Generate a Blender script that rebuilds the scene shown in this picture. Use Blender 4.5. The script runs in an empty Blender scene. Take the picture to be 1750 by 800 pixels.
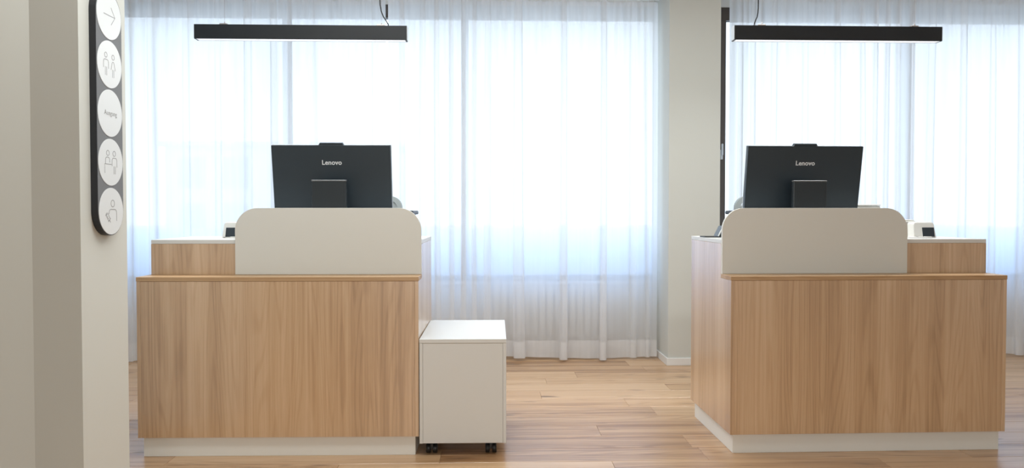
import bpy, bmesh, math, random
from mathutils import Vector, Matrix
random.seed(7)
R = math.radians
COL = bpy.context.scene.collection
SC = bpy.context.scene

# ---------------------------------------------------------------- camera
cam = bpy.data.cameras.new('camera')
cam.sensor_width = 36.0
cam.lens = 1243.9 / 1750 * 36
cam.shift_y = -12.5 / 1750
cam.clip_start = 0.05
cam_o = bpy.data.objects.new('camera', cam)
COL.objects.link(cam_o)
cam_o.location = (0, 0, 1.19)
cam_o.rotation_euler = (math.pi / 2 - 0.0217, 0, -0.0317)
SC.camera = cam_o

# ---------------------------------------------------------------- world, lights, exposure
wd = bpy.data.worlds.new('world')
SC.world = wd
wd.use_nodes = True
bg = wd.node_tree.nodes['Background']
bg.inputs['Color'].default_value = (0.77, 0.87, 1.0, 1)
bg.inputs['Strength'].default_value = 2.85

def area(name, loc, rot, sx, sy, watts, color=(1, 1, 1)):
    l = bpy.data.lights.new(name, 'AREA')
    l.shape = 'RECTANGLE'
    l.size, l.size_y = sx, sy
    l.energy = watts
    l.color = color
    o = bpy.data.objects.new(name, l)
    COL.objects.link(o)
    o.location = loc
    o.rotation_euler = rot
    return o

area('ceiling_fill', (-0.55, 2.5, 2.95), (0, 0, 0), 1.6, 0.4, 31, (0.96, 1.0, 0.98))  # unseen overhead fill, added to brighten the left desk front
area('ceiling_fill', (0.7, 4.1, 2.95), (0, 0, 0), 3.8, 0.3, 35, (0.96, 1.0, 0.98))  # second unseen fill, added to lift the pillar and curtain header
# added frontal fill from behind the camera; no window is built there
area('front_fill', (0.6, -2.8, 1.55), (math.pi / 2, 0, 0), 4.0, 2.2, 50, (0.94, 0.99, 1.0))

SC.view_settings.view_transform = 'Standard'
SC.view_settings.look = 'None'
SC.view_settings.gamma = 1.0
SC.view_settings.use_curve_mapping = False
SC.view_settings.exposure = 0.0

# ---------------------------------------------------------------- materials
def mat(name, color=(0.8, 0.8, 0.8), rough=0.5, metal=0.0, spec=0.5, bump=0.0, bscale=200.0, coat=0.0):
    m = bpy.data.materials.new(name)
    m.use_nodes = True
    nt = m.node_tree
    b = nt.nodes['Principled BSDF']
    b.inputs['Base Color'].default_value = (*color, 1)
    b.inputs['Roughness'].default_value = rough
    b.inputs['Metallic'].default_value = metal
    b.inputs['Specular IOR Level'].default_value = spec
    b.inputs['Coat Weight'].default_value = coat
    tc = nt.nodes.new('ShaderNodeTexCoord')
    nz = nt.nodes.new('ShaderNodeTexNoise')
    nz.inputs['Scale'].default_value = bscale
    nz.inputs['Detail'].default_value = 3
    nt.links.new(tc.outputs['Object'], nz.inputs['Vector'])
    rr = nt.nodes.new('ShaderNodeMapRange')
    rr.inputs['To Min'].default_value = max(rough - 0.04, 0.02)
    rr.inputs['To Max'].default_value = rough + 0.04
    nt.links.new(nz.outputs['Fac'], rr.inputs['Value'])
    nt.links.new(rr.outputs['Result'], b.inputs['Roughness'])
    if bump:
        bp = nt.nodes.new('ShaderNodeBump')
        bp.inputs['Strength'].default_value = bump
        bp.inputs['Distance'].default_value = 0.002
        nt.links.new(nz.outputs['Fac'], bp.inputs['Height'])
        nt.links.new(bp.outputs['Normal'], b.inputs['Normal'])
    return m

def wood(name, axis, dark, mid, light, rough, knots=0.0, spec=0.5, tone_var=0.0, scale=1.0, coat=0.0):
    """grain runs along `axis`; object space in metres"""
    m = bpy.data.materials.new(name)
    m.use_nodes = True
    nt = m.node_tree
    L = nt.links.new
    N = nt.nodes.new
    b = nt.nodes['Principled BSDF']
    b.inputs['Specular IOR Level'].default_value = spec
    b.inputs['Coat Weight'].default_value = coat
    b.inputs['Coat Roughness'].default_value = 0.24
    b.inputs['Coat IOR'].default_value = 2.2
    tc = N('ShaderNodeTexCoord')
    oi = N('ShaderNodeObjectInfo')
    off = N('ShaderNodeVectorMath'); off.operation = 'SCALE'
    cmb = N('ShaderNodeCombineXYZ')
    for k in range(3): L(oi.outputs['Random'], cmb.inputs[k])
    L(cmb.outputs[0], off.inputs[0]); off.inputs['Scale'].default_value = 37.0
    add = N('ShaderNodeVectorMath'); add.operation = 'ADD'
    L(tc.outputs['Object'], add.inputs[0]); L(off.outputs[0], add.inputs[1])
    def noise(across, along, detail=3, dist=0.0, rough_=0.55):
        mp = N('ShaderNodeMapping')
        s = [across * scale] * 3
        s[axis] = along * scale
        mp.inputs['Scale'].default_value = s
        L(add.outputs[0], mp.inputs['Vector'])
        n = N('ShaderNodeTexNoise')
        n.inputs['Scale'].default_value = 1.0
        n.inputs['Detail'].default_value = detail
        n.inputs['Roughness'].default_value = rough_
        n.inputs['Distortion'].default_value = dist
        L(mp.outputs[0], n.inputs['Vector'])
        return n, mp
    band, _ = noise(9, 0.12, 2)
    streak, _ = noise(80, 0.9, 5, 0.3, 0.6)
    pore, _ = noise(420, 9, 2)
    # cathedral figure: contour lines of a slowly varying field
    field, _ = noise(7, 0.38, 1.2)
    mul = N('ShaderNodeMath'); mul.operation = 'MULTIPLY'; mul.inputs[1].default_value = 120.0
    L(field.outputs['Fac'], mul.inputs[0])
    sn = N('ShaderNodeMath'); sn.operation = 'SINE'; L(mul.outputs[0], sn.inputs[0])
    pw = N('ShaderNodeMapRange'); pw.inputs['From Min'].default_value = 0.2; pw.inputs['From Max'].default_value = 1.0
    L(sn.outputs[0], pw.inputs['Value'])
    # value = .5*band + .3*streak + .2*pore - .12*lines
    def madd(a, k, prev=None):
        x = N('ShaderNodeMath'); x.operation = 'MULTIPLY_ADD'
        L(a, x.inputs[0]); x.inputs[1].default_value = k
        if prev is None: x.inputs[2].default_value = 0.0
        else: L(prev, x.inputs[2])
        return x.outputs[0]
    v = madd(band.outputs['Fac'], 0.50)
    v = madd(streak.outputs['Fac'], 0.36, v)
    v = madd(pore.outputs['Fac'], 0.14, v)
    v = madd(pw.outputs['Result'], -0.06, v)
    if tone_var:
        t = N('ShaderNodeMath'); t.operation = 'SUBTRACT'; L(oi.outputs['Random'], t.inputs[0]); t.inputs[1].default_value = 0.5
        v = madd(t.outputs[0], tone_var, v)
    cr = N('ShaderNodeValToRGB')
    e = cr.color_ramp.elements
    e[0].position = 0.33; e[0].color = (*dark, 1)
    e[1].position = 0.60; e[1].color = (*light, 1)
    em = cr.color_ramp.elements.new(0.46); em.color = (*mid, 1)
    L(v, cr.inputs['Fac'])
    colour = cr.outputs['Color']
    if knots:
        kn, kmp = noise(11, 2.6, 2)
        kr = N('ShaderNodeMapRange'); kr.inputs['From Min'].default_value = 0.655; kr.inputs['From Max'].default_value = 0.76
        kr.inputs['To Max'].default_value = knots
        L(kn.outputs['Fac'], kr.inputs['Value'])
        mx = N('ShaderNodeMixRGB'); mx.inputs['Color2'].default_value = (dark[0] * .35, dark[1] * .3, dark[2] * .3, 1)
        L(kr.outputs['Result'], mx.inputs['Fac']); L(colour, mx.inputs['Color1'])
        colour = mx.outputs['Color']
    L(colour, b.inputs['Base Color'])
    rm = N('ShaderNodeMapRange'); rm.inputs['To Min'].default_value = rough - .05; rm.inputs['To Max'].default_value = rough + .08
    L(streak.outputs['Fac'], rm.inputs['Value']); L(rm.outputs['Result'], b.inputs['Roughness'])
    bp = N('ShaderNodeBump'); bp.inputs['Strength'].default_value = 0.12; bp.inputs['Distance'].default_value = 0.001
    L(pore.outputs['Fac'], bp.inputs['Height']); L(bp.outputs['Normal'], b.inputs['Normal'])
    return m

OAK = ((0.40, 0.225, 0.100), (0.57, 0.355, 0.185), (0.69, 0.465, 0.275))
M = {}
M['oak'] = wood('oak_laminate_upright', 2, *OAK, 0.38, spec=0.9, coat=1.0)
M['oak_edge'] = wood('oak_laminate_lengthwise', 0, *[tuple(c * .82 for c in t) for t in OAK], 0.42)
M['plank'] = wood('floor_oak_plank', 0, (0.31, 0.155, 0.066), (0.57, 0.34, 0.175), (0.70, 0.46, 0.265), 0.34, knots=0.85, tone_var=0.12, coat=0.4)
M['white_board'] = mat('white_laminate', (0.74, 0.745, 0.73), 0.38, bump=0.03, bscale=400)
M['cream_board'] = mat('cream_laminate', (0.74, 0.735, 0.69), 0.45, bump=0.03, bscale=400)
M['plinth'] = mat('plinth_white', (0.88, 0.875, 0.83), 0.4, bump=0.03, bscale=400)
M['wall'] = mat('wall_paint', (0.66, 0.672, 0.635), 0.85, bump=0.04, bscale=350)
M['wall_white'] = mat('white_paint', (0.84, 0.84, 0.82), 0.8, bump=0.1, bscale=350)
M['skirting'] = mat('white_skirting', (0.86, 0.86, 0.85), 0.4)
M['black_metal'] = mat('black_powder_coat', (0.013, 0.017, 0.023), 0.45, bump=0.05, bscale=900)
M['black_plastic'] = mat('black_plastic', (0.015, 0.016, 0.018), 0.4)
M['monitor'] = mat('graphite_plastic', (0.024, 0.036, 0.047), 0.42, bump=0.04, bscale=900)
M['stand'] = mat('graphite_metal', (0.024, 0.031, 0.037), 0.34)
M['highlight_grey'] = mat('painted_highlight_grey', (0.20, 0.21, 0.22), 0.3, metal=0.4)
M['screen'] = mat('dark_display_glass', (0.01, 0.011, 0.013), 0.08)
M['logo'] = mat('silver_print', (0.80, 0.82, 0.84), 0.3)
M['steel'] = mat('brushed_steel', (0.55, 0.50, 0.48), 0.35, metal=0.9)
M['diffuser'] = mat('opal_diffuser', (0.9, 0.92, 0.95), 0.5)
M['cap'] = mat('light_grey_end_cap', (0.62, 0.66, 0.70), 0.35)
M['cable'] = mat('black_cable', (0.02, 0.02, 0.02), 0.5)
M['white_cable'] = mat('white_cable', (0.8, 0.8, 0.8), 0.5)
M['frame'] = mat('dark_bronze_window_frame', (0.085, 0.070, 0.062), 0.45)
M['radiator'] = mat('radiator_enamel', (0.80, 0.79, 0.77), 0.4)
M['device_white'] = mat('device_white_plastic', (0.74, 0.74, 0.71), 0.4)
M['device_grey'] = mat('device_grey_plastic', (0.30, 0.30, 0.29), 0.45)
M['device_dark'] = mat('device_dark_screen', (0.030, 0.040, 0.050), 0.25)
M['chair_grey'] = mat('chair_grey_mesh', (0.32, 0.36, 0.37), 0.6, bump=0.2, bscale=600)
M['sign_core'] = mat('sign_grey_felt', (0.19, 0.20, 0.215), 0.75, bump=0.4, bscale=900)
M['sign_edge'] = mat('sign_black_edge', (0.016, 0.018, 0.024), 0.45)
M['sign_disc'] = mat('sign_white_disc', (0.76, 0.79, 0.81), 0.5)
M['sign_ink'] = mat('sign_grey_ink', (0.31, 0.31, 0.32), 0.6)
M['ground'] = mat('pale_paving', (0.50, 0.52, 0.54), 0.9, bump=0.2, bscale=4)
M['facade'] = mat('pale_render', (0.62, 0.64, 0.66), 0.9)
M['facade_glass'] = mat('facade_glazing', (0.25, 0.30, 0.36), 0.15)

def diffuser_glow():
    nt = M['diffuser'].node_tree
    b = nt.nodes['Principled BSDF']
    b.inputs['Emission Color'].default_value = (0.92, 0.95, 1, 1)
    b.inputs['Emission Strength'].default_value = 0.55
diffuser_glow()

def glass_mat(name, tint, refl=0.06, haze=0.0, haze_col=(0.6, 0.75, 0.95)):
    m = bpy.data.materials.new(name)
    m.use_nodes = True
    nt = m.node_tree
    nt.nodes.clear()
    N = nt.nodes.new; L = nt.links.new
    out = N('ShaderNodeOutputMaterial')
    tr = N('ShaderNodeBsdfTransparent'); tr.inputs[0].default_value = (*tint, 1)
    gl = N('ShaderNodeBsdfGlossy'); gl.inputs['Roughness'].default_value = 0.02
    mx = N('ShaderNodeMixShader'); mx.inputs[0].default_value = refl
    L(tr.outputs[0], mx.inputs[1]); L(gl.outputs[0], mx.inputs[2])
    last = mx.outputs[0]
    if haze:
        tl = N('ShaderNodeBsdfTranslucent'); tl.inputs[0].default_value = (*haze_col, 1)
        nz = N('ShaderNodeTexNoise'); nz.inputs['Scale'].default_value = 3
        mr = N('ShaderNodeMapRange'); mr.inputs['To Min'].default_value = haze * .9; mr.inputs['To Max'].default_value = min(1, haze * 1.1)
        L(nz.outputs['Fac'], mr.inputs['Value'])
        m2 = N('ShaderNodeMixShader'); L(mr.outputs['Result'], m2.inputs[0])
        L(last, m2.inputs[1]); L(tl.outputs[0], m2.inputs[2])
        last = m2.outputs[0]
    L(last, out.inputs[0])
    return m
M['glass'] = glass_mat('clear_glazing', (0.96, 0.98, 0.98))
M['frosted'] = glass_mat('frosted_glazing', (0.75, 0.85, 0.97), 0.04, 0.75, (0.68, 0.80, 0.95))

def curtain_mat(name, opacity, front=0.24):
    m = bpy.data.materials.new(name)
    m.use_nodes = True
    nt = m.node_tree
    nt.nodes.clear()
    N = nt.nodes.new; L = nt.links.new
    out = N('ShaderNodeOutputMaterial')
    tr = N('ShaderNodeBsdfTransparent')
    tl = N('ShaderNodeBsdfTranslucent'); tl.inputs[0].default_value = (0.95, 0.955, 0.965, 1)
    df = N('ShaderNodeBsdfDiffuse'); df.inputs[0].default_value = (0.92, 0.92, 0.93, 1)
    a = N('ShaderNodeMixShader'); a.inputs[0].default_value = front
    L(tl.outputs[0], a.inputs[1]); L(df.outputs[0], a.inputs[2])
    # fine weave varies the openness a little
    tc = N('ShaderNodeTexCoord'); mp = N('ShaderNodeMapping'); mp.inputs['Scale'].default_value = (28, 28, .4)
    nz = N('ShaderNodeTexNoise'); nz.inputs['Scale'].default_value = 1.0
    L(tc.outputs['Object'], mp.inputs[0]); L(mp.outputs[0], nz.inputs['Vector'])
    mr = N('ShaderNodeMapRange'); mr.inputs['To Min'].default_value = opacity - 0.10; mr.inputs['To Max'].default_value = min(opacity + 0.10, 1.0)
    L(nz.outputs['Fac'], mr.inputs['Value'])
    b = N('ShaderNodeMixShader'); L(mr.outputs['Result'], b.inputs[0])
    L(tr.outputs[0], b.inputs[1]); L(a.outputs[0], b.inputs[2])
    L(b.outputs[0], out.inputs[0])
    return m
M['sheer'] = curtain_mat('sheer_curtain_voile', 0.88)
M['sheer_hem'] = curtain_mat('sheer_curtain_hem', 0.90, 0.5)

# ---------------------------------------------------------------- mesh helpers
def box(bm, x0, x1, y0, y1, z0, z1, bev=0.0, seg=1):
    r = bmesh.ops.create_cube(bm, size=1.0)
    vs = r['verts']
    for v in vs:
        v.co = Vector((x0 + (v.co.x + .5) * (x1 - x0), y0 + (v.co.y + .5) * (y1 - y0), z0 + (v.co.z + .5) * (z1 - z0)))
    if bev:
        es = list({e for v in vs for e in v.link_edges})
        bmesh.ops.bevel(bm, geom=es, offset=bev, segments=seg, profile=0.5, affect='EDGES')
    return vs

def tube(bm, pts, r, n=8, caps=True):
    pts = [Vector(p) for p in pts]
    rings = []
    up = Vector((0, 0, 1))
    prev = None
    for i, p in enumerate(pts):
        d = (pts[min(i + 1, len(pts) - 1)] - pts[max(i - 1, 0)]).normalized()
        if prev is None:
            a = up if abs(d.dot(up)) < 0.9 else Vector((1, 0, 0))
            s = d.cross(a).normalized()
        else:
            s = (prev - d * prev.dot(d)).normalized()
        prev = s
        t = d.cross(s)
        rr = r[i] if isinstance(r, (list, tuple)) else r
        rings.append([bm.verts.new(p + (s * math.cos(2 * math.pi * k / n) + t * math.sin(2 * math.pi * k / n)) * rr) for k in range(n)])
    for a, b in zip(rings, rings[1:]):
        for k in range(n):
            f = bm.faces.new((a[k], a[(k + 1) % n], b[(k + 1) % n], b[k])); f.smooth = True
    if caps:
        bm.faces.new(list(reversed(rings[0]))); bm.faces.new(rings[-1])

def prism(bm, outline, axis, t0, t1, bev=0.0):
    """outline: 2-D points, extruded along axis (0,1,2) from t0 to t1"""
    def P(u, v, t):
        return {0: (t, u, v), 1: (u, t, v), 2: (u, v, t)}[axis]
    a = [bm.verts.new(P(u, v, t0)) for u, v in outline]
    b = [bm.verts.new(P(u, v, t1)) for u, v in outline]
    n = len(outline)
    fs = [bm.faces.new(a), bm.faces.new(list(reversed(b)))]
    for k in range(n):
        fs.append(bm.faces.new((a[k], b[k], b[(k + 1) % n], a[(k + 1) % n])))
    bmesh.ops.recalc_face_normals(bm, faces=bm.faces[:])
    if bev:
        es = [e for f in fs[:2] for e in f.edges]
        bmesh.ops.bevel(bm, geom=list(set(es)), offset=bev, segments=2, profile=0.5, affect='EDGES')

def rrect(x0, x1, z0, z1, r, corners=(1, 1, 1, 1), n=10):
    """rounded rectangle; corners bl, br, tr, tl"""
    out = []
    for i, (cx, cz, a0) in enumerate([(x0 + r, z0 + r, 180), (x1 - r, z0 + r, 270), (x1 - r, z1 - r, 0), (x0 + r, z1 - r, 90)]):
        if corners[i]:
            for k in range(n + 1):
                a = R(a0 + 90 * k / n)
                out.append((cx + r * math.cos(a), cz + r * math.sin(a)))
        else:
            out.append(((x0, z0), (x1, z0), (x1, z1), (x0, z1))[i])
    return out

def lathe(bm, prof, n=20, cx=0, cy=0):
    rings = [[bm.verts.new((cx + r * math.cos(2 * math.pi * k / n), cy + r * math.sin(2 * math.pi * k / n), z)) for k in range(n)] for r, z in prof]
    for a, b in zip(rings, rings[1:]):
        for k in range(n):
            f = bm.faces.new((a[k], a[(k + 1) % n], b[(k + 1) % n], b[k])); f.smooth = True
    bm.faces.new(list(reversed(rings[0]))); bm.faces.new(rings[-1])

def obj(name, bm, m, parent=None):
    me = bpy.data.meshes.new(name)
    bmesh.ops.recalc_face_normals(bm, faces=bm.faces[:])
    bm.to_mesh(me); bm.free()
    me.materials.append(m if not isinstance(m, str) else M[m])
    o = bpy.data.objects.new(name, me)
    COL.objects.link(o)
    if parent: o.parent = parent
    return o

def B(*boxes, bev=0.0, seg=1):
    bm = bmesh.new()
    for b in boxes: box(bm, *b, bev=bev, seg=seg)
    return bm

def T(pts, r, n=8):
    bm = bmesh.new(); tube(bm, pts, r, n); return bm

def P(outline, axis, t0, t1, bev=0.0):
    bm = bmesh.new(); prism(bm, outline, axis, t0, t1, bev); return bm

def thing(name, label, cat, loc=(0, 0, 0), rz=0.0, group=None):
    o = bpy.data.objects.new(name, None)
    COL.objects.link(o)
    o.empty_display_size = 0.1
    o.location = loc; o.rotation_euler = (0, 0, rz)
    tag(o, label, cat, group)
    return o

def tag(o, label, cat, group=None):
    o['label'] = label; o['category'] = cat
    if group: o['group'] = group
    return o

def struct(name, bm, m):
    o = obj(name, bm, m); o['kind'] = 'structure'; return o

def text_mesh(name, body, size, m, parent, matrix, depth=0.0006, offset=0.0, spacing=1.0):
    cu = bpy.data.curves.new(name, 'FONT')
    cu.body = body; cu.size = size; cu.align_x = 'CENTER'; cu.align_y = 'CENTER'
    cu.extrude = depth; cu.offset = offset; cu.space_character = spacing
    cu.resolution_u = 4
    tmp = bpy.data.objects.new(name, cu)
    COL.objects.link(tmp)
    dg = bpy.context.evaluated_depsgraph_get()
    me = bpy.data.meshes.new_from_object(tmp.evaluated_get(dg))
    bpy.data.objects.remove(tmp)
    bpy.data.curves.remove(cu)
    me.name = name
    me.materials.clear(); me.materials.append(M[m])
    me.transform(matrix)
    o = bpy.data.objects.new(name, me)
    COL.objects.link(o); o.parent = parent
    return o

# ---------------------------------------------------------------- room shell
XL, XR, YB, YF = -4.0, 5.2, 6.05, -3.0
CZ = 3.0
fl = struct('floor', B((XL, XR, YF, 1.5, -0.12, 0.0), (XL, XR, 1.5, YB, -0.12, -0.009)), 'plank')
struct('ceiling', B((XL, XR, YF, YB + .25, CZ, CZ + 0.1)), 'wall_white')
# back wall: parapet, lintel, piers around the two window openings
W1 = (-3.15, 1.48); W2 = (1.885, 5.0); ZS, ZT = 0.605, 2.89
struct('wall_back', B((XL, XR, YB, YB + .25, -0.1, ZS - .02), (XL, XR, YB, YB + .25, ZT, CZ),
                      (XL, W1[0], YB, YB + .25, ZS - .02, ZT), (W1[1], W2[0], YB, YB + .25, ZS - .02, ZT),
                      (W2[1], XR, YB, YB + .25, ZS - .02, ZT)), 'wall_white')
struct('wall_right', B((XR, XR + .15, YF, YB + .25, -0.1, CZ)), 'wall_white')
struct('wall_far_left', B((XL - .15, XL, YF, YB + .25, -0.1, CZ)), 'wall_white')
struct('wall_behind', B((XL, XR, YF - .15, YF, -0.1, CZ)), 'wall_white')
# wall return on the left that carries the sign, and the corridor wall running towards the viewer
struct('wall_left', B((XL - .15, -1.457, 2.645, 2.978, -0.1, CZ)), 'wall')
struct('wall_corridor', P([(-1.627, 2.645), (-2.35, 2.265), (XL, 1.2), (XL, 1.35), (-2.43, 2.40), (-1.93, 2.645)], 2, -0.1, CZ), 'wall')
struct('wall_middle', B((1.377, 1.775, 5.541, YB, 0, CZ), bev=0.003), 'wall')
struct('baseboard_middle', B((1.365, 1.787, 5.529, 5.5409, 0, .058), (1.365, 1.3769, 5.541, YB, 0, .058), (1.7751, 1.787, 5.541, YB, 0, .058), bev=0.002), 'skirting')
struct('baseboard_back', B((XL, 1.36, YB - .014, YB, 0, .058), (1.79, XR, YB - .014, YB, 0, .058), bev=0.002), 'skirting')

# planks
PW, PL = 0.192, 1.285
def plank_mesh(l):
    bm = bmesh.new()
    box(bm, -l / 2, l / 2, -PW / 2 + .0006, PW / 2 - .0006, -0.009, 0.0, bev=0.0011)
    me = bpy.data.meshes.new('plank')
    bm.to_mesh(me); bm.free(); me.materials.append(M['plank']); return me
full = plank_mesh(PL - .001)
y = 1.5 + PW / 2
row = 0
while y < YB - 0.02:
    x = XL - random.random() * PL
    if y + PW / 2 > YB: break
    while x < XR - .02:
        x0, x1 = max(x, XL), min(x + PL, XR)
        if x1 - x0 > 0.03:
            me = full if (x1 - x0) > PL - .002 else plank_mesh(x1 - x0 - .001)
            o = bpy.data.objects.new('plank', me)
            COL.objects.link(o); o.parent = fl
            o.location = ((x0 + x1) / 2, y, 0)
        x += PL
    y += PW; row += 1
o = obj('plank', B((XL, XR, y - PW / 2 + .0006, YB, -.009, 0)), 'plank', fl) if y - PW / 2 < YB - .01 else None

# windows
def window(name, x0, x1, mulls, yw=6.06):
    w = bpy.data.objects.new(name, None); COL.objects.link(w); w['kind'] = 'structure'
    fw, d = 0.10, 0.07
    y0, y1 = yw, yw + d
    obj('window_frame', B((x0, x1, y0, y1, ZT - .108, ZT), (x0, x1, y0, y1, ZS, ZS + .045),
                          (x0, x0 + fw, y0, y1, ZS + .045, ZT - .108), (x1 - fw, x1, y0, y1, ZS + .045, ZT - .108), bev=0.003), 'frame', w)
    obj('window_sill', B((x0, x1, YB - .07, YB + .06, ZS - .019, ZS), bev=0.003), 'skirting', w)
    xs = [x0 + fw] + [v for m in mulls for v in (m - .03, m + .03)] + [x1 - fw]
    for m in mulls:
        obj('mullion', B((m - .03, m + .03, y0 - .015, y1, ZS + .045, ZT - .108), bev=0.003), 'frame', w)
    for a, b in zip(xs[::2], xs[1::2]):
        obj('glass_pane', B((a - .005, b + .005, yw + .030, yw + .040, 1.047, ZT - .10)), 'glass', w)
        lp = obj('lower_pane', B((a - .005, b + .005, yw + .030, yw + .040, ZS + .04, 1.043)), 'frosted', w)
        lp['label'] = 'bluish frosted lower pane'
    return w
window('window_1', W1[0], W1[1], [-1.66, -0.198])
w2 = window('window_2', W2[0], W2[1], [3.53])
hb = B((1.935, 1.955, 6.035, 6.062, 1.62, 1.70), (1.938, 1.952, 6.015, 6.036, 1.655, 1.75), bev=0.003)
h = obj('handle', hb, 'cap', w2); h['label'] = 'pale metal window handle'

# outside: paving and a pale building far across the street
struct('ground', B((-60, 60, 6.4, 90, -0.7, -0.6)), 'ground')
fb = thing('building', 'pale washed-out building across the street, seen through the left curtain', 'building', (-9, 32, -0.6))
obj('facade', B((-5, 5, 0, 6, 0, 4.6), (-5.2, 5.2, -.2, 6.2, 4.6, 4.8)), 'facade', fb)
for i in range(5):
    for k in range(2):
        obj('window', B((-4.4 + i * 1.9, -3.3 + i * 1.9, -.04, .05, .8 + k * 2, 2.1 + k * 2)), 'facade_glass', fb)

# ---------------------------------------------------------------- curtains
def curtain(name, label, x0, x1, yc, folds, ztop=2.845, zbot=0.022, seed=0, lean=0.0):
    """folds: (x, half width, depth, overlap); between them the cloth ripples gently"""
    rnd = random.Random(seed)
    root = thing(name, label, 'curtain', (0, 0, 0))
    rip = [(rnd.uniform(4, 7), rnd.uniform(0, 6.3), .010), (rnd.uniform(11, 17), rnd.uniform(0, 6.3), .006), (rnd.uniform(24, 34), rnd.uniform(0, 6.3), .0032)]
    top = [(rnd.uniform(60, 75), rnd.uniform(0, 6.3), .010), (rnd.uniform(95, 120), rnd.uniform(0, 6.3), .006)]
    n = int((x1 - x0) / 0.006)
    zs = [zbot, .06, .16, .3, .6, .9, 1.2, 1.6, 2.0, 2.3, 2.5, 2.62, 2.71, 2.78, ztop]
    wob = [(rnd.uniform(-1, 1), rnd.uniform(.6, 1.2), rnd.uniform(0, 6.3)) for _ in folds]
    def pt(t, z, push=0.0):
        h = (z - zbot) / (ztop - zbot)
        y = yc; x = t
        for f, p, a in rip:
            y += a * math.sin(f * t + p + .5 * z) * (1 - .5 * h)
        g = max(0.0, (h - .80) / .20)
        for f, p, a in top:
            y += a * g * math.sin(f * t + p)
        for (c, w, dp, ov), (w1, w2, w3) in zip(folds, wob):
            cc = c + .012 * w1 * math.sin(w2 * z + w3)
            ww = w * (1.08 - .28 * h)
            s = (t - cc) / ww
            if -1 < s < 1:
                y -= dp * (1 - .45 * h) * (1 + math.cos(math.pi * s)) / 2
                x += ww * ov * math.sin(2 * math.pi * s) / (2 * math.pi) * (1 - .25 * h)
        return (x, y - push, z)
    def sheet(zlist, push=0.0):
        bm = bmesh.new()
        g = [[bm.verts.new(pt(x0 + (x1 - x0) * i / n, z + (.010 * math.sin(3.1 * (x0 + (x1 - x0) * i / n) + seed) if z == zbot else 0), push)) for i in range(n + 1)] for z in zlist]
        for a, b in zip(g, g[1:]):
            for i in range(n):
                f = bm.faces.new((a[i], a[i + 1], b[i + 1], b[i])); f.smooth = True
        return bm
    c = obj('curtain_cloth', sheet(zs), 'sheer', root)
    hm = obj('hem', sheet([zbot, .06, .155], .003), 'sheer_hem', root)
    hm['label'] = 'doubled cloth hem at the foot'
    hd = obj('header_tape', sheet([ztop - .033, ztop - .015, ztop], .003), 'sheer_hem', root)
    return root

rnd = random.Random(3)
def spread(x0, x1, step, w, d, ov):
    out = []; x = x0 + step * .5
    while x < x1 - w:
        k = rnd.uniform(.7, 1.3)
        out.append((x, w * k, d * rnd.uniform(.6, 1.2), ov * rnd.uniform(.5, 1.15)))
        x += step * rnd.uniform(.75, 1.3)
    return out
f_a = spread(-3.7, -1.75, .23, .055, .05, 1.3) + [(-1.68, .05, .07, 1.7), (-1.56, .04, .06, 1.6)] + spread(-1.48, -.86, .2, .05, .045, 1.3)
f_b = [(-.68, .04, .05, 1.4), (-.52, .05, .05, 1.5), (-.40, .04, .06, 1.6), (-.29, .035, .06, 1.7), (-.20, .035, .07, 1.8), (-.11, .035, .06, 1.7), (-.01, .05, .055, 1.5),
       (.24, .075, .075, 1.75), (.59, .05, .085, 1.75), (.905, .045, .085, 1.7), (1.15, .05, .03, .9), (1.26, .03, .03, 1.0)]
f_c = [(2.02, .04, .05, 1.4), (2.13, .04, .05, 1.5), (2.30, .05, .05, 1.3), (2.55, .05, .05, 1.3), (2.82, .05, .05, 1.4), (3.02, .045, .05, 1.5), (3.13, .035, .06, 1.7), (3.22, .035, .06, 1.7),
       (3.32, .035, .06, 1.7), (3.43, .04, .07, 1.7), (3.60, .06, .05, 1.4), (3.85, .06, .05, 1.3), (4.10, .05, .05, 1.4), (4.33, .06, .06, 1.5), (4.6, .06, .05, 1.4), (4.85, .06, .05, 1.4)]
curtain('sheer_curtain', 'white sheer floor-length curtain panel hanging behind the left desk, beside the sign', -3.85, -.812, 5.80, f_a, seed=1)
curtain('sheer_curtain', 'white sheer floor-length curtain panel between the left desk and the square pillar', -.790, 1.345, 5.78, f_b, seed=2)
curtain('sheer_curtain', 'white sheer floor-length curtain panel behind the right desk, right of the pillar', 1.94, 5.1, 5.84, f_c, ztop=2.905, seed=3)

def rail(label, x0, x1, yc, zt=2.845):
    r = thing('curtain_rail', label, 'curtain rail', (0, 0, 0), group='curtain rails')
    obj('rail', B((x0, x1, yc - .018, yc + .018, zt + .023, zt + .047), bev=.002), 'skirting', r)
    k = x0 + .15
    while k < x1:
        obj('bracket', B((k - .012, k + .012, yc - .012, yc + .012, zt + .047, CZ)), 'skirting', r)
        k += 1.05
    g = bmesh.new(); k = x0 + .04
    while k < x1 - .02:
        box(g, k - .003, k + .003, yc - .004, yc + .004, zt + .002, zt + .023); k += .09
    gl = obj('glider', g, 'skirting', r); gl['kind'] = 'stuff'
rail('white curtain rail under the ceiling left of the pillar', -3.9, 1.36, 5.79)
rail('white curtain rail under the ceiling right of the pillar', 1.86, 5.15, 5.84, 2.905)

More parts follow.
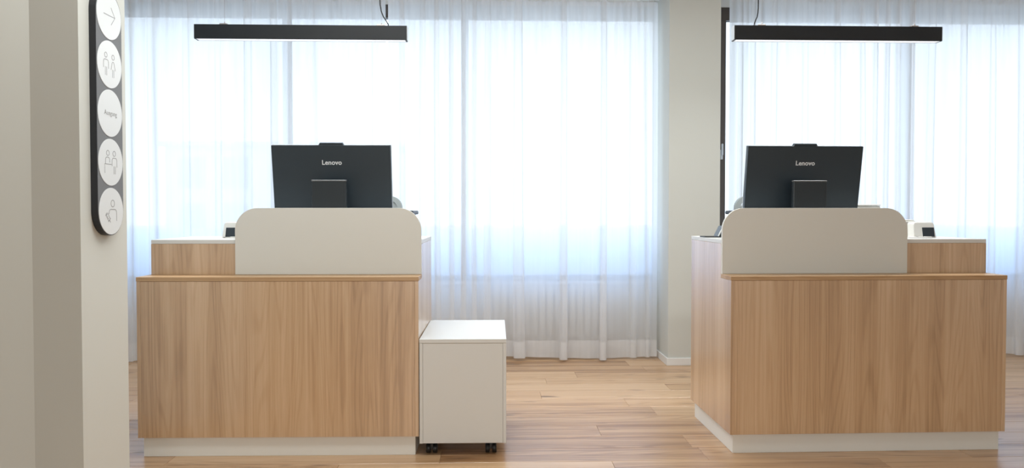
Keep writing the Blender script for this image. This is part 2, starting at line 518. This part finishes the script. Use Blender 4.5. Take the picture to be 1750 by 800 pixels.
# radiator under the left window
rd = thing('radiator', 'white column radiator under the window, showing faintly through the curtain', 'radiator', (0.0, 5.95, 0))
for i in range(17):
    x = -.02 + i * .062
    bm = bmesh.new()
    box(bm, x, x + .044, -.04, .04, .12, .60, bev=.014, seg=2)
    obj('radiator_column', bm, 'radiator', rd)
bm = bmesh.new(); tube(bm, [(-.03, 0, .165), (1.03, 0, .165)], .014); tube(bm, [(-.03, 0, .555), (1.03, 0, .555)], .014)
obj('header_pipe', bm, 'radiator', rd)
for bx in (.1, .9): obj('wall_bracket', B((bx, bx + .03, .0, .1, .40, .45)), 'radiator', rd)
for bx in (.1, .87): obj('foot', B((bx, bx + .03, -.02, .02, 0, .13)), 'radiator', rd)

# ---------------------------------------------------------------- reception desks
ZB, ZSL, ZTOP, LED, DEP, INS = 0.096, 0.872, 1.0454, 0.1516, 0.6728, 0.0185
def desk(label, loc, rz, W, s0, s1):
    d = thing('reception_desk', label, 'desk', loc, rz, 'reception desks')
    t = .018
    obj('plinth', B((INS, W - INS, INS, DEP - INS, 0.0, ZB), bev=.0012), 'plinth', d)
    obj('front_panel', B((t + .0004, W - t - .0004, 0, t, ZB, ZSL - .0212), bev=.0008), 'oak', d)
    L_ = [(0, ZB), (DEP, ZB), (DEP, ZTOP - .0205), (LED, ZTOP - .0205), (LED, ZSL - .021), (0, ZSL - .021)]
    for nm, a, b in (('side_panel', 0, t), ('side_panel', W - t, W)):
        obj(nm, P(L_, 0, a, b, .0006), 'oak', d)
    sl = obj('counter_slab', B((-.0015, W + .0015, -.0015, LED - .0005, ZSL - .0205, ZSL), bev=.001), 'oak_edge', d)
    obj('upper_panel', B((t + .0004, W - t - .0004, LED, LED + t, ZSL - .021, ZTOP - .0207), bev=.0008), 'oak', d)
    dt = obj('desk_top', B((0, W, LED, DEP + .004, ZTOP - .020, ZTOP), bev=.001), 'white_board', d)
    dt['label'] = 'white desk top'
    sc = obj('privacy_screen', P(rrect(s0, s1, ZSL + .0005, 1.2045, .112, (0, 0, 1, 1), 14), 1, LED - .0185, LED - .0005, .001), 'cream_board', d)
    sc['label'] = 'cream screen with rounded upper corners'
    return d
LD = desk('oak-fronted reception desk on the left, white pedestal standing against its right side', (-1.6895, 3.537, 0), -.0132, 1.3492, .4235, 1.3492)
RD = desk('oak-fronted reception desk on the right, standing before the pillar', (1.177, 3.4967, 0), .0097, 1.3813, 0.0, .955)

def on(deskobj, x, y, z=ZTOP):
    a = deskobj.rotation_euler[2]
    return (deskobj.location[0] + x * math.cos(a) - y * math.sin(a), deskobj.location[1] + x * math.sin(a) + y * math.cos(a), z)

# ---------------------------------------------------------------- computers
def computer(label, loc, rz, sx):
    c = thing('desktop_computer', label, 'computer', loc, rz, 'all-in-one computers')
    # local: origin on the desk under the stand; viewer at -y sees the back of the case
    tilt = R(9.5)
    mt = Matrix.Translation((0, .055, .49)) @ Matrix.Rotation(tilt, 4, 'X')
    # case hangs down from its top edge at the local origin of mt
    Wd, Hd = .622, .372
    def put(name, bm, m, parent=c):
        bm.transform(mt); return obj(name, bm, m, parent)
    put('back_case', P(rrect(-Wd / 2, Wd / 2, -Hd, -.002, .004, n=3), 1, 0, .026, .002), 'monitor')
    put('bezel', B((-Wd / 2 - .001, Wd / 2 + .001, .026, .032, -Hd - .001, -.001), bev=.001), 'cap').__setitem__('label', 'thin pale bezel edge')
    put('display', B((-Wd / 2 + .006, Wd / 2 - .006, .032, .0335, -Hd + .02, -.008)), 'screen')
    put('webcam_bar', P([(-.066, -.003), (.066, -.003), (.058, .0105), (-.058, .0105)], 1, .004, .030, .0015), 'monitor')
    # hinge neck and stand
    put('hinge', B((-.04 + sx, .04 + sx, -.045, .0, -.255, -.205), bev=.004), 'stand')
    obj('stand_post', P([(-.016, .008), (.012, .008), (.002, .295), (-.026, .295)], 0, -.089 + sx, .089 + sx, .006), 'stand', c)
    e = obj('stand_highlight', B((-.0885 + sx, .0885 + sx, -.0262, .0005, .2955, .3035), bev=.002), 'highlight_grey', c)  # highlight along the stand's top edge, painted as a paler strip
    e['label'] = 'bevelled top edge of the stand, its highlight put in as paler grey'
    obj('stand_foot', P(rrect(-.12 + sx, .12 + sx, -.03, .165, .012, n=4), 2, 0.0005, .009, .002), 'stand', c)
    tm = mt @ Matrix.Translation((.002, -.0008, -.0935)) @ Matrix.Rotation(math.pi / 2, 4, 'X')
    text_mesh('brand_lettering', 'Lenovo', .0340, 'logo', c, tm, .0005, .0007, 1.03)
    return c
p = on(LD, .8585, .262); computer('black all-in-one computer behind the left desk screen, back turned', p, -.0132, .007)
p = on(RD, .509, .262); computer('black all-in-one computer behind the right desk screen, back turned', p, .0097, -.012)

# ---------------------------------------------------------------- card terminals, printer, pad, cable
def terminal(label, loc, rz, d0=-.012):
    t = thing('card_terminal', label, 'card terminal', loc, rz, 'card terminals')
    prof = [(0, 0), (.085, 0), (.055, .080), (.028, .083), (.012, .076)]
    bm = bmesh.new()
    # wedge body narrowing upwards with rounded upper corners
    out0 = rrect(-.061, .061, 0, .083, .012, (0, 0, 1, 1), 5)
    def ring(y, sx, sz): return [bm.verts.new((x * sx * (1 - .10 * z / .083), y + z * .22, z * sz + .0005)) for x, z in out0]
    rings = [ring(0, .97, .97), ring(.006, 1, 1), ring(.060, 1, 1), ring(.066, .97, .97)]
    for a, b in zip(rings, rings[1:]):
        for k in range(len(a)): bm.faces.new((a[k], a[(k + 1) % len(a)], b[(k + 1) % len(a)], b[k]))
    bm.faces.new(rings[0]); bm.faces.new(list(reversed(rings[-1])))
    obj('terminal_body', bm, 'device_white', t)
    sh = Matrix(((1, 0, 0, 0), (0, 1, .22, 0), (0, 0, 1, 0), (0, 0, 0, 1)))
    b2 = B((d0, .051, -.003, .004, .006, .055), bev=.0012); b2.transform(sh)
    s = obj('display', b2, 'device_dark', t); s['label'] = 'dark display'
    obj('card_slot', B((-.010, .03, -.010, .002, .0008, .007), bev=.0015), 'device_white', t)
    for fx in (.038, -.050): obj('foot', B((fx, fx + .011, -.005, .004, .0003, .006)), 'device_grey', t)
    return t
terminal('white card terminal with dark display on the left desk, half hidden by the screen', on(LD, .315, .40), R(-6), -.040)
terminal('white card terminal with dark display on the right desk, beside the printer', on(RD, 1.183, .35), R(-3))

pr = thing('label_printer', 'white stepped desktop printer behind the rounded screen of the right desk', 'printer', on(RD, 1.02, .54), .0097)
obj('printer_body', B((-.17, .172, -.09, .09, .004, .090), bev=.006, seg=2), 'device_white', pr)
obj('lower_tray', B((-.165, .15, -.094, -.07, .012, .03), bev=.003), 'device_white', pr)
obj('upper_housing', B((-.16, -.02, -.075, .08, .088, .172), bev=.006, seg=2), 'device_white', pr)
obj('lid', B((-.155, -.022, -.08, .075, .173, .181), bev=.003), 'device_white', pr)
k = obj('lid_hinge', B((-.166, -.150, -.08, -.06, .172, .179), bev=.002), 'device_grey', pr)
obj('top_cover', B((.08, .166, -.085, .07, .0905, .096), bev=.002), 'device_white', pr)
for fx in (-.15, .12): obj('foot', B((fx, fx + .02, -.07, .07, .0003, .005)), 'device_grey', pr)

pad = thing('tablet_stand', 'small dark wedge stand with pale sloping edge at the left end of the right desk', 'tablet', on(RD, .085, .47), 0)
obj('base_plate', P(rrect(-.085, .06, -.055, .06, .02, n=5), 2, .0005, .006, .001), 'black_plastic', pad)
obj('wedge', P([(-.006, .0062), (.055, .0062), (.055, .062), (.022, .062)], 1, -.045, .05, .001), 'device_dark', pad)
bm = bmesh.new(); box(bm, -.0032, .0012, -.052, -.040, 0, .066, bev=.0008)
bm.transform(Matrix.Translation((-.0085, 0, .0064)) @ Matrix.Rotation(R(26.6), 4, 'Y'))
tb = obj('edge_strip', bm, 'device_white', pad); tb['label'] = 'thin pale sloping edge'

cb = obj('cable', T([on(RD, x, yy, ZTOP + .0035) for x, yy in ((1.00, .44), (1.03, .40), (1.07, .35), (1.10, .30), (1.135, .29), (1.16, .30), (1.168, .33))], .003), 'white_cable')
tag(cb, 'thin white cable lying on the right desk top in front of the printer', 'cable')

# ---------------------------------------------------------------- office chairs
def chair(label, loc, rz, slats):
    c = thing('office_chair', label, 'chair', loc, rz, 'office chairs')
    for k in range(5):
        a = R(72 * k + 18)
        bm = bmesh.new()
        tube(bm, [(0, 0, .11), (.16 * math.cos(a), .16 * math.sin(a), .10), (.31 * math.cos(a), .31 * math.sin(a), .075)], [.03, .024, .017], 8)
        lg = obj('base_spoke', bm, 'black_plastic', c)
        bm = bmesh.new()
        px, py = .31 * math.cos(a), .31 * math.sin(a)
        for s in (-1, 1):
            tube(bm, [(px - math.sin(a) * (s * .018 - .006), py + math.cos(a) * (s * .018 - .006), .028), (px - math.sin(a) * (s * .018 + .006), py + math.cos(a) * (s * .018 + .006), .028)], .028, 14)
        box(bm, px - .008, px + .008, py - .008, py + .008, .03, .075)
        obj('caster', bm, 'black_plastic', lg)
    obj('gas_column', T([(0, 0, .09), (0, 0, .5), (0, 0, .5), (0, 0, .80)], [.028, .028, .016, .016], 14), 'steel', c)
    bm = bmesh.new()
    tube(bm, [(.22 * math.cos(R(i * 15)), .22 * math.sin(R(i * 15)), .40) for i in range(25)], .010, 8)
    tube(bm, [(-.22, 0, .40), (.22, 0, .40)], .009, 8)
    obj('foot_ring', bm, 'steel', c)
    obj('seat', P(rrect(-.23, .23, -.23, .21, .07, n=6), 2, .80, .865, .02), 'chair_grey', c)
    # viewer sees the front of the backrest; it stands on the +y side
    bm = bmesh.new()
    out = rrect(-.195, .195, .92, 1.285, .075, n=8)
    inn = rrect(-.165, .165, .95, 1.258, .052, n=8)
    for (ya, yb) in ((.205, .235),):
        A = [bm.verts.new((x, ya, z)) for x, z in out]; Bv = [bm.verts.new((x, ya, z)) for x, z in inn]
        C = [bm.verts.new((x, yb, z)) for x, z in out]; D = [bm.verts.new((x, yb, z)) for x, z in inn]
        n = len(out)
        for k in range(n):
            j = (k + 1) % n
            bm.faces.new((A[k], A[j], Bv[j], Bv[k])); bm.faces.new((C[k], D[k], D[j], C[j]))
            bm.faces.new((A[k], C[k], C[j], A[j])); bm.faces.new((Bv[k], Bv[j], D[j], D[k]))
    bf = obj('backrest_frame', bm, 'chair_grey', c)
    if slats:
        for i in range(9):
            z = .972 + i * .0335
            obj('slat', B((-.168, .168, .211, .225, z, z + .018), bev=.004), 'chair_grey', bf)
    else:
        obj('back_mesh', P(rrect(-.167, .167, .948, 1.26, .052, n=6), 1, .214, .222), 'chair_grey', bf)
    obj('back_support', T([(0, .05, .80), (0, .20, .82), (0, .25, .92), (0, .245, 1.05)], .022, 8), 'black_plastic', c)
    for s in (-1, 1):
        ar = obj('armrest', B((s * .295 - .022, s * .295 + .022, -.14, .10, 1.168, 1.192), bev=.008, seg=2), 'black_plastic', c)
        obj('arm_post', T([(s * .2, 0, .815), (s * .28, 0, .83), (s * .297, 0, .90), (s * .297, -.01, 1.17)], .016, 8), 'black_plastic', ar)
    return c
chair('grey office chair behind the left desk, its back edge beside the computer', on(LD, .915, .98, 0), R(-2), False)
chair('grey slat-backed office chair behind the right desk, left of the computer', on(RD, .652, 1.0, 0), R(6), True)

# ---------------------------------------------------------------- pedestal
pd = thing('drawer_pedestal', 'white wheeled drawer pedestal standing against the right side of the left desk', 'pedestal', (-.3365, 3.509, 0), -.0086)
PWD, PDP, PZ0, PZ1 = .4203, .6162, .0635, .5707
obj('pedestal_top', B((0, PWD, 0, PDP, PZ1 - .019, PZ1), bev=.0012), 'white_board', pd)
for a, b in ((.0005, .0165), (PWD - .0165, PWD - .0005)):
    obj('side_panel', B((a, b, .001, PDP - .02, PZ0, PZ1 - .0196), bev=.0008), 'white_board', pd)
obj('back_panel', B((.0172, PWD - .0172, .0022, .016, PZ0 + .001, PZ1 - .0198), bev=.0008), 'white_board', pd)
obj('bottom_panel', B((.017, PWD - .017, .017, PDP - .02, PZ0 + .001, PZ0 + .018)), 'white_board', pd)
for i in range(3):
    z = PZ0 + .004 + i * .162
    dr = obj('drawer', B((.002, PWD - .002, PDP - .019, PDP, z, z + .158), bev=.001), 'white_board', pd)
    obj('handle', B((PWD / 2 - .07, PWD / 2 + .07, PDP, PDP + .012, z + .12, z + .13), bev=.002), 'steel', dr)
for cx, cy in ((.055, .06), (PWD - .075, .06), (.055, PDP - .07), (PWD - .075, PDP - .07)):
    bm = bmesh.new()
    for s in (-1, 1):
        tube(bm, [(cx + s * .0165 - .011, cy, .0235), (cx + s * .0165 - .009, cy, .0235), (cx + s * .0165 + .009, cy, .0235), (cx + s * .0165 + .011, cy, .0235)], [.019, .023, .023, .019], 18)
    cs = obj('caster', bm, 'black_plastic', pd)
    bm = bmesh.new(); box(bm, cx - .006, cx + .006, cy - .012, cy + .016, .022, .055); box(bm, cx - .026, cx + .026, cy - .02, cy + .02, .050, .0645, bev=.004)
    obj('fork', bm, 'black_plastic', cs)

# ---------------------------------------------------------------- pendant lights
def pendant(label, x0, yf, zb, cable_pts, mounts, rz=0.0):
    Lx, Dp, Hh = 1.161, .05, .0775
    p = thing('pendant_light', label, 'lamp', (x0, yf, zb), rz, 'bar pendant lights')
    bm = B((0.002, Lx - .002, 0, Dp, .002, Hh), bev=.0006)
    obj('housing', bm, 'black_metal', p)
    for a, b in ((0, .002), (Lx - .002, Lx)):
        e = obj('end_cap', B((a, b, .0005, Dp - .0005, 0.001, Hh - .001)), 'cap', p); e['label'] = 'pale metal end cap'
    obj('diffuser', B((.012, Lx - .012, .003, Dp - .004, -.0012, .0025)), 'diffuser', p)
    obj('rim', B((0.002, Lx - .002, 0, .0022, -.0014, .0022), (0.002, Lx - .002, Dp - .003, Dp, -.0014, .0022), (0.002, .011, .002, Dp - .003, -.0014, .002), (Lx - .011, Lx - .002, .002, Dp - .003, -.0014, .002)), 'black_metal', p)
    gl = area('pendant_glow', (0, 0, 0), (0, 0, 0), Lx - .03,   .035, 15, (1.0, 1.0, 0.98))
    gl.parent = p; gl.location = (Lx / 2, Dp / 2, -.004)
    for mx in mounts:
        mt = obj('mount', B((mx - .021, mx + .021, .012, .038, Hh, Hh + .009), bev=.0015), 'steel', p)
        bm = bmesh.new(); tube(bm, [(mx + .004, .025, Hh + .008), (mx + .004, .025, Hh + .022)], [.004, .002], 8)
        obj('gripper', bm, 'steel', mt)
        obj('wire', T([(mx + .004, .025, Hh + .02), (mx + .004, .025, CZ - zb)], .0006, 6), 'steel', mt)
    obj('power_cable', T(cable_pts(Hh), .0032, 8), 'cable', p)
    cx = cable_pts(Hh)[-1][0]
    bm = bmesh.new(); lathe(bm, [(.045, CZ - zb - .03), (.05, CZ - zb - .025), (.05, CZ - zb)], 20, cx, .025)
    obj('ceiling_rose', bm, 'skirting', p)
    return p
def cab_left(h):
    x = -.558 + 1.611
    return [(x + .001, .025, h), (x + .001, .025, h + .012), (x - .010, .025, h + .032), (x - .026, .025, h + .056), (x - .037, .025, h + .085), (x - .043, .025, h + .12), (x - .045, .025, h + .2), (x - .046, .025, h + .4), (x - .046, .025, CZ - 2.133 - .03)]
def cab_right(h):
    x = .121
    return [(x - .10, .03, h + .002), (x - .075, .03, h + .0045), (x - .05, .03, h + .0035), (x - .015, .03, h + .002), (x - .002, .025, h + .006), (x, .025, h + .018), (x + .006, .025, h + .035), (x + .014, .025, h + .052), (x + .018, .025, h + .075), (x + .020, .025, h + .1), (x + .021, .025, h + .3), (x + .021, .025, CZ - 2.128 - .03)]
pendant('black bar pendant light hanging above the left desk', -1.611, 4.05, 2.133, cab_left, (.155, 1.013))
pendant('black bar pendant light with pale left end hanging above the right desk', 1.341, 3.96, 2.128, cab_right, (.158, 1.013))

# ---------------------------------------------------------------- wayfinding sign on the left wall return
SX0, SXF, SYC, SR = -1.4568, -1.432, 2.808, .0935
ZC = [1.9256, 1.7425, 1.5590, 1.3742, 1.1889]
sg = thing('wayfinding_sign', 'tall dark rounded wall sign with five white round pictogram discs', 'sign', (SXF, SYC, ZC[2]))
def capsule(r, half, n=20):
    out = []
    for k in range(n + 1):
        a = math.pi * k / n; out.append((r * math.cos(a), half + r * math.sin(a)))
    for k in range(n + 1):
        a = math.pi + math.pi * k / n; out.append((r * math.cos(a), -half + r * math.sin(a)))
    return out
half = (ZC[0] - ZC[4]) / 2
obj('sign_body', P(capsule(SR, half), 0, SX0 - SXF, -.0008, .0), 'sign_edge', sg)
obj('sign_face', P(capsule(SR - .0022, half), 0, -.0008, .0, .0), 'sign_core', sg)

def ribbon(bm, pts, w, x0=.0012, x1=.0016, closed=False):
    """flat stroke in the sign plane; pts in (u, v)"""
    n = len(pts)
    V = [Vector(p) for p in pts]
    L0, L1 = [], []
    for i in range(n):
        a = V[(i - 1) % n] if closed or i else V[0]
        b = V[(i + 1) % n] if closed or i < n - 1 else V[-1]
        d = (b - a).normalized(); nn = Vector((-d.y, d.x)) * w / 2
        L0.append(V[i] + nn); L1.append(V[i] - nn)
    def mk(x): return [bm.verts.new((x, p.x, p.y)) for p in L0], [bm.verts.new((x, p.x, p.y)) for p in L1]
    a0, a1 = mk(x0); b0, b1 = mk(x1)
    for i in range(n if closed else n - 1):
        j = (i + 1) % n
        bm.faces.new((b0[i], b0[j], b1[j], b1[i]))
        bm.faces.new((a0[i], b0[i], b0[j], a0[j])) if False else None
        bm.faces.new((a0[i], a0[j], b0[j], b0[i])); bm.faces.new((a1[i], b1[i], b1[j], a1[j]))

def circ(cx, cy, r, n=20): return [(cx + r * math.cos(2 * math.pi * k / n), cy + r * math.sin(2 * math.pi * k / n)) for k in range(n)]
def arch(x0, x1, ytop, yl, yr, r=.12):
    out = [(x0, yl), (x0, ytop - r)]
    out += [(x0 + r - r * math.cos(R(a)), ytop - r + r * math.sin(R(a))) for a in (22, 45, 67, 90)]
    out += [(x1 - r + r * math.sin(R(a)), ytop - r + r * math.cos(R(a))) for a in (0, 22, 45, 67, 90)]
    out += [(x1, yr)]
    return out
ICON = [
    [([(-.46, .01), (.47, .01)], 0), ([(.15, .38), (.47, .01), (.15, -.36)], 0)],
    [(circ(-.31, .36, .105), 1), (arch(-.50, -.10, .17, -.20, -.20), 0), ([(-.36, -.14), (-.36, -.50)], 0), ([(-.25, -.14), (-.25, -.50)], 0),
     (circ(.28, .35, .105), 1), ([(.10, -.20), (.20, .10), (.24, .15), (.31, .15), (.35, .10), (.46, -.20)], 0), ([(.22, -.18), (.22, -.52)], 0), ([(.33, -.18), (.33, -.52)], 0)],
    [],
    [(circ(-.24, .38, .11), 1), (arch(-.44, -.10, .20, -.08, -.02), 0), ([(-.50, -.48), (-.50, -.09), (.05, -.09)], 0),
     (circ(.28, .38, .11), 1), (arch(.10, .50, .19, -.16, -.20), 0), ([(.25, -.16), (.25, -.50)], 0), ([(.36, -.16), (.36, -.50)], 0)],
    [(circ(.11, .33, .145), 1), (arch(-.20, .43, .08, -.12, -.42, .15), 0),
     ([(-.46, -.10), (-.38, -.18)], 0), ([(-.50, -.20), (-.36, -.06)], 0), ([(-.42, -.20), (-.30, -.08), (-.12, -.32), (-.24, -.42), (-.42, -.20)], 0),
     ([(-.36, -.27), (-.30, -.22)], 0), ([(-.30, -.34), (-.24, -.29)], 0), ([(-.18, -.37), (-.08, -.48)], 0), ([(-.26, -.46), (-.08, -.30)], 0)],
]
DR = .0885
for i, z in enumerate(ZC):
    bm = bmesh.new()
    prism(bm, circ(0, z - ZC[2], DR, 48), 0, 0.0, .0012)
    d = obj('sign_disc', bm, 'sign_disc', sg)
    d['label'] = ['disc with an arrow pointing right', 'disc with a man and a woman', 'disc reading Ausgang', 'disc with two people at a counter', 'disc with a person and a syringe'][i]
    if ICON[i]:
        bm = bmesh.new()
        for pts, cl in ICON[i]:
            ribbon(bm, [(u * DR, v * DR + z - ZC[2]) for u, v in pts], .0025, closed=bool(cl))
        obj('pictogram', bm, 'sign_ink', d)
    else:
        tm = Matrix.Translation((.0016, .002, z - ZC[2])) @ Matrix(((0, 0, 1, 0), (1, 0, 0, 0), (0, 1, 0, 0), (0, 0, 0, 1)))
        text_mesh('lettering', 'Ausgang', .0262, 'sign_ink', d, tm, .0003, -0.0004, 1.06)
